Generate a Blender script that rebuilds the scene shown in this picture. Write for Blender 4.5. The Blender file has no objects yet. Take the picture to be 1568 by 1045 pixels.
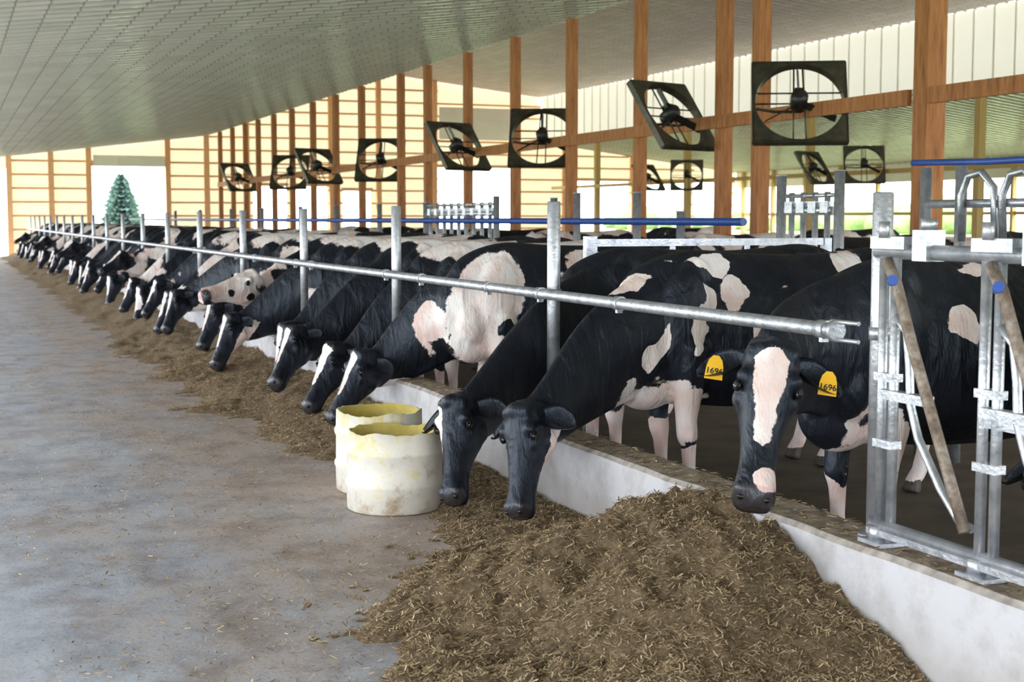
import bpy, bmesh, math, random
from mathutils import Vector, Matrix, noise
R = random.Random(11)
scene = bpy.context.scene
V = Vector

# ------------------------------------------------------------------ materials
def new_mat(name):
    m = bpy.data.materials.new(name); m.use_nodes = True
    nt = m.node_tree
    return m, nt, nt.nodes['Principled BSDF']

def noise_mat(name, cols, scale=5, detail=6, rough=.8, metal=0., bump=0., bscale=40, stretch=(1,1,1), rr=None, spec=.5, lo=.3, hi=.7):
    m, nt, b = new_mat(name)
    tc = nt.nodes.new('ShaderNodeTexCoord'); mp = nt.nodes.new('ShaderNodeMapping')
    mp.inputs['Scale'].default_value = stretch
    nt.links.new(tc.outputs['Object'], mp.inputs['Vector'])
    n = nt.nodes.new('ShaderNodeTexNoise'); n.inputs['Scale'].default_value = scale; n.inputs['Detail'].default_value = detail
    n.inputs['Roughness'].default_value = .65
    nt.links.new(mp.outputs[0], n.inputs['Vector'])
    r = nt.nodes.new('ShaderNodeValToRGB')
    nt.links.new(n.outputs['Fac'], r.inputs['Fac'])
    k = len(cols)
    els = r.color_ramp.elements
    while len(els) < k: els.new(.5)
    for i, c in enumerate(cols):
        els[i].position = lo + (hi-lo)*i/max(1, k-1); els[i].color = (*c, 1)
    nt.links.new(r.outputs[0], b.inputs['Base Color'])
    b.inputs['Roughness'].default_value = rough; b.inputs['Metallic'].default_value = metal
    b.inputs['Specular IOR Level'].default_value = spec
    if bump:
        n2 = nt.nodes.new('ShaderNodeTexNoise'); n2.inputs['Scale'].default_value = bscale; n2.inputs['Detail'].default_value = 5
        nt.links.new(mp.outputs[0], n2.inputs['Vector'])
        bp = nt.nodes.new('ShaderNodeBump'); bp.inputs['Strength'].default_value = bump; bp.inputs['Distance'].default_value = .02
        nt.links.new(n2.outputs['Fac'], bp.inputs['Height']); nt.links.new(bp.outputs[0], b.inputs['Normal'])
    return m

M = {}
M['galv'] = noise_mat('galvanised_steel', [(.30,.32,.35),(.47,.49,.53),(.62,.63,.66)], scale=14, rough=.38, metal=.75, bump=.15, bscale=60)
M['galv_rust'] = noise_mat('rusty_steel', [(.10,.07,.05),(.22,.17,.13),(.42,.38,.35)], scale=16, rough=.6, metal=.4, bump=.3)
M['blue'] = noise_mat('blue_painted_steel', [(.02,.06,.28),(.03,.1,.4)], scale=8, rough=.4)
M['wood'] = noise_mat('treated_timber', [(.26,.09,.028),(.45,.18,.06),(.55,.25,.09)], scale=3, stretch=(6,6,.7), rough=.7, bump=.2)
M['wood_far'] = noise_mat('yellow_timber', [(.50,.34,.12),(.62,.44,.18)], scale=3, stretch=(6,6,.7), rough=.7)
M['orange'] = noise_mat('orange_girt_timber', [(.80,.42,.20),(.88,.52,.28)], scale=3, stretch=(1,6,6), rough=.7)
M['fan'] = noise_mat('dark_fan_housing', [(.035,.033,.025),(.10,.09,.065)], scale=6, rough=.4, metal=.3)
M['motor'] = noise_mat('black_motor', [(.01,.01,.01),(.03,.03,.03)], scale=6, rough=.4)
M['grass'] = noise_mat('grass', [(.30,.38,.16),(.42,.48,.24)], scale=1.5, rough=.9)
M['leaf'] = noise_mat('foliage', [(.10,.17,.06),(.22,.30,.12)], scale=2, rough=.8)
M['spruce'] = noise_mat('blue_spruce_needles', [(.06,.13,.11),(.17,.27,.25)], scale=3, rough=.8)
M['bark'] = noise_mat('bark', [(.1,.06,.04),(.2,.13,.08)], scale=9, rough=.9)
M['alley'] = noise_mat('manure_alley_concrete', [(.06,.045,.03),(.14,.11,.08)], scale=3, rough=.7)
M['tag'] = noise_mat('yellow_tag_plastic', [(.80,.42,.01),(.85,.5,.03)], scale=9, rough=.45)
M['ink'] = noise_mat('black_ink', [(.01,.01,.01),(.015,.015,.015)], scale=9, rough=.6)
M['hoof'] = noise_mat('hoof', [(.03,.025,.02),(.09,.07,.05)], scale=20, rough=.6)
M['creamwall'] = noise_mat('cream_steel_siding', [(.80,.76,.66),(.88,.85,.78)], scale=1.2, rough=.5)

def eye_mat():
    m, nt, b = new_mat('cow_eye'); b.inputs['Base Color'].default_value = (.012,.008,.006,1)
    b.inputs['Roughness'].default_value = .08; return m
M['eye'] = eye_mat()

def floor_mat():
    m, nt, b = new_mat('driveway_concrete')
    tc = nt.nodes.new('ShaderNodeTexCoord')
    def nz(scale, st=(1,1,1), det=8):
        mp = nt.nodes.new('ShaderNodeMapping'); mp.inputs['Scale'].default_value = st
        nt.links.new(tc.outputs['Object'], mp.inputs['Vector'])
        n = nt.nodes.new('ShaderNodeTexNoise'); n.inputs['Scale'].default_value = scale; n.inputs['Detail'].default_value = det
        n.inputs['Roughness'].default_value = .7
        nt.links.new(mp.outputs[0], n.inputs['Vector']); return n
    n1 = nz(.9, (1,.6,1)); r1 = nt.nodes.new('ShaderNodeValToRGB')
    e = r1.color_ramp.elements
    e[0].position=.3; e[0].color=(.30,.335,.41,1); e[1].position=.68; e[1].color=(.48,.51,.57,1)
    nt.links.new(n1.outputs['Fac'], r1.inputs['Fac'])
    sx = nt.nodes.new('ShaderNodeSeparateXYZ'); nt.links.new(tc.outputs['Object'], sx.inputs[0])
    mr = nt.nodes.new('ShaderNodeMapRange'); mr.inputs['From Min'].default_value=0; mr.inputs['From Max'].default_value=2.6
    mr.inputs['To Min'].default_value=-.07; mr.inputs['To Max'].default_value=.32
    nt.links.new(sx.outputs['X'], mr.inputs['Value'])
    n2 = nz(1.6, (1,.45,1)); ad = nt.nodes.new('ShaderNodeMath'); ad.operation='ADD'
    nt.links.new(n2.outputs['Fac'], ad.inputs[0]); nt.links.new(mr.outputs[0], ad.inputs[1])
    r2 = nt.nodes.new('ShaderNodeValToRGB'); e=r2.color_ramp.elements
    e[0].position=.46; e[0].color=(0,0,0,1); e[1].position=.74; e[1].color=(.85,.85,.85,1)
    nt.links.new(ad.outputs[0], r2.inputs['Fac'])
    mx = nt.nodes.new('ShaderNodeMixRGB'); mx.inputs['Color2'].default_value=(.46,.37,.31,1)
    nt.links.new(r2.outputs[0], mx.inputs['Fac']); nt.links.new(r1.outputs[0], mx.inputs['Color1'])
    n3 = nz(55, (1,1,1), 3); r3 = nt.nodes.new('ShaderNodeValToRGB'); e=r3.color_ramp.elements
    e[0].position=.33; e[0].color=(.55,.5,.45,1); e[1].position=.45; e[1].color=(1,1,1,1)
    nt.links.new(n3.outputs['Fac'], r3.inputs['Fac'])
    mu = nt.nodes.new('ShaderNodeMixRGB'); mu.blend_type='MULTIPLY'; mu.inputs['Fac'].default_value=.8
    nt.links.new(mx.outputs[0], mu.inputs['Color1']); nt.links.new(r3.outputs[0], mu.inputs['Color2'])
    n5 = nz(3.2, (1,.8,1), 10); r5 = nt.nodes.new('ShaderNodeValToRGB'); e=r5.color_ramp.elements
    e[0].position=.38; e[0].color=(.64,.60,.58,1); e[1].position=.55; e[1].color=(1,1,1,1)
    nt.links.new(n5.outputs['Fac'], r5.inputs['Fac'])
    mu2 = nt.nodes.new('ShaderNodeMixRGB'); mu2.blend_type='MULTIPLY'; mu2.inputs['Fac'].default_value=.9
    nt.links.new(mu.outputs[0], mu2.inputs['Color1']); nt.links.new(r5.outputs[0], mu2.inputs['Color2'])
    nt.links.new(mu2.outputs[0], b.inputs['Base Color'])
    b.inputs['Roughness'].default_value=.6
    bp = nt.nodes.new('ShaderNodeBump'); bp.inputs['Strength'].default_value=.45; bp.inputs['Distance'].default_value=.01
    n4 = nz(22); nt.links.new(n4.outputs['Fac'], bp.inputs['Height']); nt.links.new(bp.outputs[0], b.inputs['Normal'])
    return m
M['floor'] = floor_mat()

def curb_mat():
    m, nt, b = new_mat('curb_concrete')
    tc = nt.nodes.new('ShaderNodeTexCoord')
    n = nt.nodes.new('ShaderNodeTexNoise'); n.inputs['Scale'].default_value=3.5; n.inputs['Detail'].default_value=9; n.inputs['Roughness'].default_value=.7
    nt.links.new(tc.outputs['Object'], n.inputs['Vector'])
    r = nt.nodes.new('ShaderNodeValToRGB'); e=r.color_ramp.elements
    e[0].position=.3; e[0].color=(.36,.345,.33,1); e[1].position=.55; e[1].color=(.57,.575,.60,1)
    nt.links.new(n.outputs['Fac'], r.inputs['Fac'])
    g = nt.nodes.new('ShaderNodeNewGeometry'); s = nt.nodes.new('ShaderNodeSeparateXYZ'); nt.links.new(g.outputs['True Normal'], s.inputs[0])
    r2 = nt.nodes.new('ShaderNodeValToRGB'); e=r2.color_ramp.elements
    e[0].position=.35; e[0].color=(.16,.12,.08,1); e[1].position=.7; e[1].color=(.50,.43,.36,1)
    n2 = nt.nodes.new('ShaderNodeTexNoise'); n2.inputs['Scale'].default_value=14; n2.inputs['Detail'].default_value=8
    nt.links.new(tc.outputs['Object'], n2.inputs['Vector']); nt.links.new(n2.outputs['Fac'], r2.inputs['Fac'])
    sp = nt.nodes.new('ShaderNodeSeparateXYZ'); nt.links.new(tc.outputs['Object'], sp.inputs[0])
    mr = nt.nodes.new('ShaderNodeMapRange'); mr.inputs['From Min'].default_value=0; mr.inputs['From Max'].default_value=.25
    mr.inputs['To Min'].default_value=1.; mr.inputs['To Max'].default_value=0.15
    nt.links.new(sp.outputs['Z'], mr.inputs['Value'])
    mst = nt.nodes.new('ShaderNodeMath'); mst.operation='MULTIPLY'; nt.links.new(mr.outputs[0], mst.inputs[0]); nt.links.new(n2.outputs['Fac'], mst.inputs[1])
    ms = nt.nodes.new('ShaderNodeMixRGB'); ms.inputs['Color2'].default_value=(.30,.24,.18,1)
    nt.links.new(mst.outputs[0], ms.inputs['Fac']); nt.links.new(r.outputs[0], ms.inputs['Color1'])
    mx = nt.nodes.new('ShaderNodeMixRGB'); nt.links.new(s.outputs['Z'], mx.inputs['Fac'])
    nt.links.new(ms.outputs[0], mx.inputs['Color1']); nt.links.new(r2.outputs[0], mx.inputs['Color2'])
    nt.links.new(mx.outputs[0], b.inputs['Base Color']); b.inputs['Roughness'].default_value=.7
    bp = nt.nodes.new('ShaderNodeBump'); bp.inputs['Strength'].default_value=.5; bp.inputs['Distance'].default_value=.01
    nt.links.new(n2.outputs['Fac'], bp.inputs['Height']); nt.links.new(bp.outputs[0], b.inputs['Normal'])
    return m
M['curb'] = curb_mat()

def ceil_mat(name, base, dark, rough, bump=.25):
    m, nt, b = new_mat(name)
    tc = nt.nodes.new('ShaderNodeTexCoord')
    mp = nt.nodes.new('ShaderNodeMapping'); mp.inputs['Rotation'].default_value=(0,0,math.pi/2)
    nt.links.new(tc.outputs['Object'], mp.inputs[0])
    br = nt.nodes.new('ShaderNodeTexBrick')
    br.inputs['Color1'].default_value=(*base,1); br.inputs['Color2'].default_value=(base[0]*.86,base[1]*.88,base[2]*.86,1)
    br.inputs['Mortar'].default_value=(*dark,1); br.inputs['Scale'].default_value=1
    br.inputs['Brick Width'].default_value=.9; br.inputs['Row Height'].default_value=.42; br.inputs['Mortar Size'].default_value=.014
    nt.links.new(mp.outputs[0], br.inputs['Vector'])
    nt.links.new(br.outputs['Color'], b.inputs['Base Color'])
    b.inputs['Roughness'].default_value=rough
    n = nt.nodes.new('ShaderNodeTexNoise'); n.inputs['Scale'].default_value=3.5
    nt.links.new(tc.outputs['Object'], n.inputs['Vector'])
    bp = nt.nodes.new('ShaderNodeBump'); bp.inputs['Strength'].default_value=bump; bp.inputs['Distance'].default_value=.04
    nt.links.new(n.outputs['Fac'], bp.inputs['Height']); nt.links.new(bp.outputs[0], b.inputs['Normal'])
    return m
M['ceil'] = ceil_mat('steel_ceiling_liner', (.60,.585,.51), (.30,.30,.25), .22, .5)
M['ceil2'] = ceil_mat('white_ceiling_liner', (.90,.79,.75), (.6,.52,.5), .45)

def translucent_mat(name, c0, c1, k):
    m = bpy.data.materials.new(name); m.use_nodes=True; nt=m.node_tree
    nt.nodes.clear(); o=nt.nodes.new('ShaderNodeOutputMaterial')
    d=nt.nodes.new('ShaderNodeBsdfDiffuse'); t=nt.nodes.new('ShaderNodeBsdfTranslucent'); mx=nt.nodes.new('ShaderNodeMixShader')
    n=nt.nodes.new('ShaderNodeTexNoise'); n.inputs['Scale'].default_value=.8
    r=nt.nodes.new('ShaderNodeValToRGB'); r.color_ramp.elements[0].color=(*c0,1); r.color_ramp.elements[1].color=(*c1,1)
    nt.links.new(n.outputs['Fac'], r.inputs['Fac'])
    nt.links.new(r.outputs[0], d.inputs['Color']); nt.links.new(r.outputs[0], t.inputs['Color'])
    mx.inputs[0].default_value=k
    nt.links.new(d.outputs[0], mx.inputs[1]); nt.links.new(t.outputs[0], mx.inputs[2]); nt.links.new(mx.outputs[0], o.inputs[0])
    return m
M['trans'] = translucent_mat('translucent_wall_panel', (.80,.66,.48),(.90,.80,.63),.17)
M['trans2'] = translucent_mat('translucent_clerestory_panel', (.84,.79,.68),(.90,.87,.80),.13)

def hide_mat(name, random_pattern):
    m, nt, b = new_mat(name)
    at = nt.nodes.new('ShaderNodeAttribute'); at.attribute_name='patch'
    an = nt.nodes.new('ShaderNodeAttribute'); an.attribute_name='nose'
    tc = nt.nodes.new('ShaderNodeTexCoord')
    n = nt.nodes.new('ShaderNodeTexNoise'); n.inputs['Scale'].default_value=34; n.inputs['Detail'].default_value=6; n.inputs['Roughness'].default_value=.7
    nt.links.new(tc.outputs['Object'], n.inputs['Vector'])
    sub = nt.nodes.new('ShaderNodeMath'); sub.operation='MULTIPLY_ADD'; sub.inputs[1].default_value=.30
    nt.links.new(n.outputs['Fac'], sub.inputs[0]); nt.links.new(at.outputs['Fac'], sub.inputs[2])
    val = sub
    if random_pattern:
        oi = nt.nodes.new('ShaderNodeObjectInfo'); mu=nt.nodes.new('ShaderNodeMath'); mu.operation='MULTIPLY'; mu.inputs[1].default_value=60
        nt.links.new(oi.outputs['Random'], mu.inputs[0])
        n4 = nt.nodes.new('ShaderNodeTexNoise'); n4.noise_dimensions='4D'; n4.inputs['Scale'].default_value=1.7; n4.inputs['Detail'].default_value=2.5
        nt.links.new(tc.outputs['Object'], n4.inputs['Vector']); nt.links.new(mu.outputs[0], n4.inputs['W'])
        m2 = nt.nodes.new('ShaderNodeMath'); m2.operation='MULTIPLY_ADD'; m2.inputs[1].default_value=3.4
        nt.links.new(n4.outputs['Fac'], m2.inputs[0]); nt.links.new(sub.outputs[0], m2.inputs[2])
        m3 = nt.nodes.new('ShaderNodeMath'); m3.operation='SUBTRACT'; m3.inputs[1].default_value=1.62
        nt.links.new(m2.outputs[0], m3.inputs[0]); val=m3
    r = nt.nodes.new('ShaderNodeValToRGB'); e=r.color_ramp.elements
    e[0].position=.14; e[0].color=(0,0,0,1); e[1].position=.18; e[1].color=(1,1,1,1)
    nt.links.new(val.outputs[0], r.inputs['Fac'])
    nb = nt.nodes.new('ShaderNodeTexNoise'); nb.inputs['Scale'].default_value=4; nb.inputs['Detail'].default_value=6
    nt.links.new(tc.outputs['Object'], nb.inputs['Vector'])
    rb = nt.nodes.new('ShaderNodeValToRGB'); e=rb.color_ramp.elements
    e[0].position=.35; e[0].color=(.004,.005,.009,1); e[1].position=.75; e[1].color=(.012,.013,.020,1)
    rw = nt.nodes.new('ShaderNodeValToRGB'); e=rw.color_ramp.elements
    e[0].position=.35; e[0].color=(.74,.54,.48,1); e[1].position=.62; e[1].color=(.88,.83,.80,1)
    nt.links.new(nb.outputs['Fac'], rb.inputs['Fac']); nt.links.new(nb.outputs['Fac'], rw.inputs['Fac'])
    mx = nt.nodes.new('ShaderNodeMixRGB'); nt.links.new(r.outputs[0], mx.inputs['Fac'])
    nt.links.new(rb.outputs[0], mx.inputs['Color1']); nt.links.new(rw.outputs[0], mx.inputs['Color2'])
    rn = nt.nodes.new('ShaderNodeValToRGB'); e=rn.color_ramp.elements
    e[0].position=.45; e[0].color=(0,0,0,1); e[1].position=.6; e[1].color=(1,1,1,1)
    nt.links.new(an.outputs['Fac'], rn.inputs['Fac'])
    mn = nt.nodes.new('ShaderNodeMixRGB'); nt.links.new(rn.outputs[0], mn.inputs['Fac'])
    nn = nt.nodes.new('ShaderNodeMixRGB'); nn.inputs['Color1'].default_value=(.035,.03,.032,1); nn.inputs['Color2'].default_value=(.62,.40,.36,1)
    nt.links.new(r.outputs[0], nn.inputs['Fac'])
    nt.links.new(mx.outputs[0], mn.inputs['Color1']); nt.links.new(nn.outputs[0], mn.inputs['Color2'])
    nt.links.new(mn.outputs[0], b.inputs['Base Color'])
    rg = nt.nodes.new('ShaderNodeMapRange'); rg.inputs['To Min'].default_value=.44; rg.inputs['To Max'].default_value=.28
    nt.links.new(rn.outputs[0], rg.inputs['Value']); nt.links.new(rg.outputs[0], b.inputs['Roughness'])
    b.inputs['Specular IOR Level'].default_value=.42
    b.inputs['Specular Tint'].default_value=(.72,.84,1,1)
    mp = nt.nodes.new('ShaderNodeMapping'); mp.inputs['Scale'].default_value=(1,1,.22)
    nt.links.new(tc.outputs['Object'], mp.inputs[0])
    nf = nt.nodes.new('ShaderNodeTexNoise'); nf.inputs['Scale'].default_value=120; nf.inputs['Detail'].default_value=4
    nt.links.new(mp.outputs[0], nf.inputs['Vector'])
    mp2 = nt.nodes.new('ShaderNodeMapping'); mp2.inputs['Scale'].default_value=(1.6,1,.6)
    nt.links.new(tc.outputs['Object'], mp2.inputs[0])
    nf2 = nt.nodes.new('ShaderNodeTexNoise'); nf2.inputs['Scale'].default_value=7; nf2.inputs['Detail'].default_value=3; nf2.inputs['Distortion'].default_value=.6
    nt.links.new(mp2.outputs[0], nf2.inputs['Vector'])
    bp0 = nt.nodes.new('ShaderNodeBump'); bp0.inputs['Strength'].default_value=.7; bp0.inputs['Distance'].default_value=.04
    nt.links.new(nf2.outputs['Fac'], bp0.inputs['Height'])
    bp = nt.nodes.new('ShaderNodeBump'); bp.inputs['Strength'].default_value=.6; bp.inputs['Distance'].default_value=.006
    nt.links.new(nf.outputs['Fac'], bp.inputs['Height']); nt.links.new(bp0.outputs[0], bp.inputs['Normal']); nt.links.new(bp.outputs[0], b.inputs['Normal'])
    return m
M['hide'] = hide_mat('holstein_hide', False)
M['hide_r'] = hide_mat('holstein_hide_varied', True)

def feed_mat(name, island):
    m, nt, b = new_mat(name)
    r = nt.nodes.new('ShaderNodeValToRGB'); e=r.color_ramp.elements
    if island:
        g = nt.nodes.new('ShaderNodeNewGeometry'); nt.links.new(g.outputs['Random Per Island'], r.inputs['Fac'])
        e[0].position=0; e[0].color=(.16,.10,.05,1); e[1].position=1; e[1].color=(.76,.63,.40,1)
        x=e.new(.55); x.color=(.37,.26,.145,1); x=e.new(.85); x.color=(.52,.40,.24,1)
    else:
        tc = nt.nodes.new('ShaderNodeTexCoord'); n=nt.nodes.new('ShaderNodeTexNoise'); n.inputs['Scale'].default_value=30; n.inputs['Detail'].default_value=8; n.inputs['Roughness'].default_value=.75
        nt.links.new(tc.outputs['Object'], n.inputs['Vector']); nt.links.new(n.outputs['Fac'], r.inputs['Fac'])
        e[0].position=.35; e[0].color=(.12,.072,.036,1); e[1].position=.7; e[1].color=(.45,.33,.19,1)
        bp = nt.nodes.new('ShaderNodeBump'); bp.inputs['Strength'].default_value=1; bp.inputs['Distance'].default_value=.03
        nt.links.new(n.outputs['Fac'], bp.inputs['Height']); nt.links.new(bp.outputs[0], b.inputs['Normal'])
    nt.links.new(r.outputs[0], b.inputs['Base Color']); b.inputs['Roughness'].default_value=.85
    return m
M['feed'] = feed_mat('silage', False); M['straw'] = feed_mat('chopped_straw', True)

def bucket_mat():
    m, nt, b = new_mat('stained_plastic')
    tc = nt.nodes.new('ShaderNodeTexCoord'); n=nt.nodes.new('ShaderNodeTexNoise'); n.inputs['Scale'].default_value=7; n.inputs['Detail'].default_value=8; n.inputs['Roughness'].default_value=.7
    nt.links.new(tc.outputs['Object'], n.inputs['Vector'])
    s=nt.nodes.new('ShaderNodeSeparateXYZ'); nt.links.new(tc.outputs['Object'], s.inputs[0])
    mr=nt.nodes.new('ShaderNodeMapRange'); mr.inputs['From Min'].default_value=0; mr.inputs['From Max'].default_value=.45; mr.inputs['To Min'].default_value=-.10; mr.inputs['To Max'].default_value=.09
    nt.links.new(s.outputs['Z'], mr.inputs['Value'])
    ad=nt.nodes.new('ShaderNodeMath'); ad.operation='ADD'; nt.links.new(n.outputs['Fac'], ad.inputs[0]); nt.links.new(mr.outputs[0], ad.inputs[1])
    r=nt.nodes.new('ShaderNodeValToRGB'); e=r.color_ramp.elements
    e[0].position=.28; e[0].color=(.42,.32,.21,1); e[1].position=.72; e[1].color=(.64,.52,.20,1)
    x=e.new(.42); x.color=(.68,.64,.56,1); x=e.new(.54); x.color=(.74,.71,.63,1); x=e.new(.62); x.color=(.72,.65,.42,1)
    nt.links.new(ad.outputs[0], r.inputs['Fac']); nt.links.new(r.outputs[0], b.inputs['Base Color'])
    b.inputs['Roughness'].default_value=.45
    return m
M['bucket'] = bucket_mat()
M['bucket_in'] = noise_mat('yellowed_plastic_inside', [(.50,.38,.07),(.74,.62,.20)], scale=7, rough=.5)

# ------------------------------------------------------------------ helpers
def finish(bm, name, mats, smooth=False, loc=(0,0,0), rot=(0,0,0), parent=None):
    bmesh.ops.recalc_face_normals(bm, faces=bm.faces)
    me = bpy.data.meshes.new(name); bm.to_mesh(me); bm.free()
    for mt in mats: me.materials.append(mt)
    if smooth:
        for p in me.polygons: p.use_smooth = True
    o = bpy.data.objects.new(name, me); scene.collection.objects.link(o)
    o.location = loc; o.rotation_euler = rot
    if parent: o.parent = parent
    return o

def box(bm, x0,x1,y0,y1,z0,z1, mi=0, mat=None):
    vs=[bm.verts.new(V(p) if mat is None else mat @ V(p)) for p in [(x0,y0,z0),(x1,y0,z0),(x1,y1,z0),(x0,y1,z0),(x0,y0,z1),(x1,y0,z1),(x1,y1,z1),(x0,y1,z1)]]
    for f in [(0,3,2,1),(4,5,6,7),(0,1,5,4),(1,2,6,5),(2,3,7,6),(3,0,4,7)]:
        fc=bm.faces.new([vs[i] for i in f]); fc.material_index=mi
    return vs

def pipe(bm, pts, r, n=12, mi=0, smooth=True):
    pts=[V(p) for p in pts]; rings=[]
    rs = r if isinstance(r,(list,tuple)) else [r]*len(pts)
    prev=None
    for i,p in enumerate(pts):
        a=pts[max(0,i-1)]; c=pts[min(len(pts)-1,i+1)]; t=(c-a).normalized()
        if prev is None:
            h=V((0,0,1)) if abs(t.z)<.9 else V((1,0,0)); s=t.cross(h).normalized()
        else:
            s=(prev-t*prev.dot(t)).normalized()
        prev=s; u=s.cross(t)
        rings.append([bm.verts.new(p+(s*math.cos(2*math.pi*k/n)+u*math.sin(2*math.pi*k/n))*rs[i]) for k in range(n)])
    for i in range(len(rings)-1):
        for k in range(n):
            f=bm.faces.new([rings[i][k],rings[i][(k+1)%n],rings[i+1][(k+1)%n],rings[i+1][k]]); f.material_index=mi; f.smooth=smooth
    for rg in (rings[0],rings[-1]):
        f=bm.faces.new(rg); f.material_index=mi
    return rings

def lerp(a,b,t): return a+(b-a)*t
def cr(p0,p1,p2,p3,t):
    return .5*((2*p1)+(p2-p0)*t+(2*p0-5*p1+4*p2-p3)*t*t+(3*p1-p0-3*p2+p3)*t*t*t)
def resample(rows, m):
    out=[]
    n=len(rows)
    for i in range(n-1):
        q=[rows[max(0,i-1)],rows[i],rows[i+1],rows[min(n-1,i+2)]]
        for j in range(m):
            t=j/m
            out.append([cr(q[0][k],q[1][k],q[2][k],q[3][k],t) for k in range(len(rows[0]))])
    out.append(list(rows[-1])); return out

def spow(v,e): return math.copysign(abs(v)**e, v)
def ringloft(bm, secs, n=24):
    rings=[]
    for c,s,u,a,b,k,w in secs:
        rg=[]
        for i in range(n):
            th=2*math.pi*i/n; cx=spow(math.cos(th),2/k); cy=spow(math.sin(th),2/k)
            aa=a*(1-w*max(0,cy)**1.5)
            rg.append(bm.verts.new(c+s*cx*aa+u*cy*b))
        rings.append(rg)
    for i in range(len(rings)-1):
        for k in range(n):
            bm.faces.new([rings[i][k],rings[i][(k+1)%n],rings[i+1][(k+1)%n],rings[i+1][k]])
    bm.faces.new(rings[0]); bm.faces.new(rings[-1])

def ellip(bm, c, r, rot=None, sub=3):
    mt=Matrix.Translation(c)
    if rot: mt=mt@rot
    mt=mt@Matrix.Diagonal((*r,1))
    return bmesh.ops.create_icosphere(bm, subdivisions=sub, radius=1, matrix=mt)['verts']

# ------------------------------------------------------------------ cow
HEAD=[(-.10,.085,.06,.09),(-.02,.098,.10,.12),(.10,.110,.116,.145),(.24,.112,.108,.165),(.36,.100,.098,.160),(.48,.083,.090,.128),(.60,.071,.082,.100),
      (.72,.066,.074,.086),(.83,.071,.076,.080),(.92,.078,.073,.080),(.98,.074,.058,.074),(1.02,.056,.038,.056)]

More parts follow.
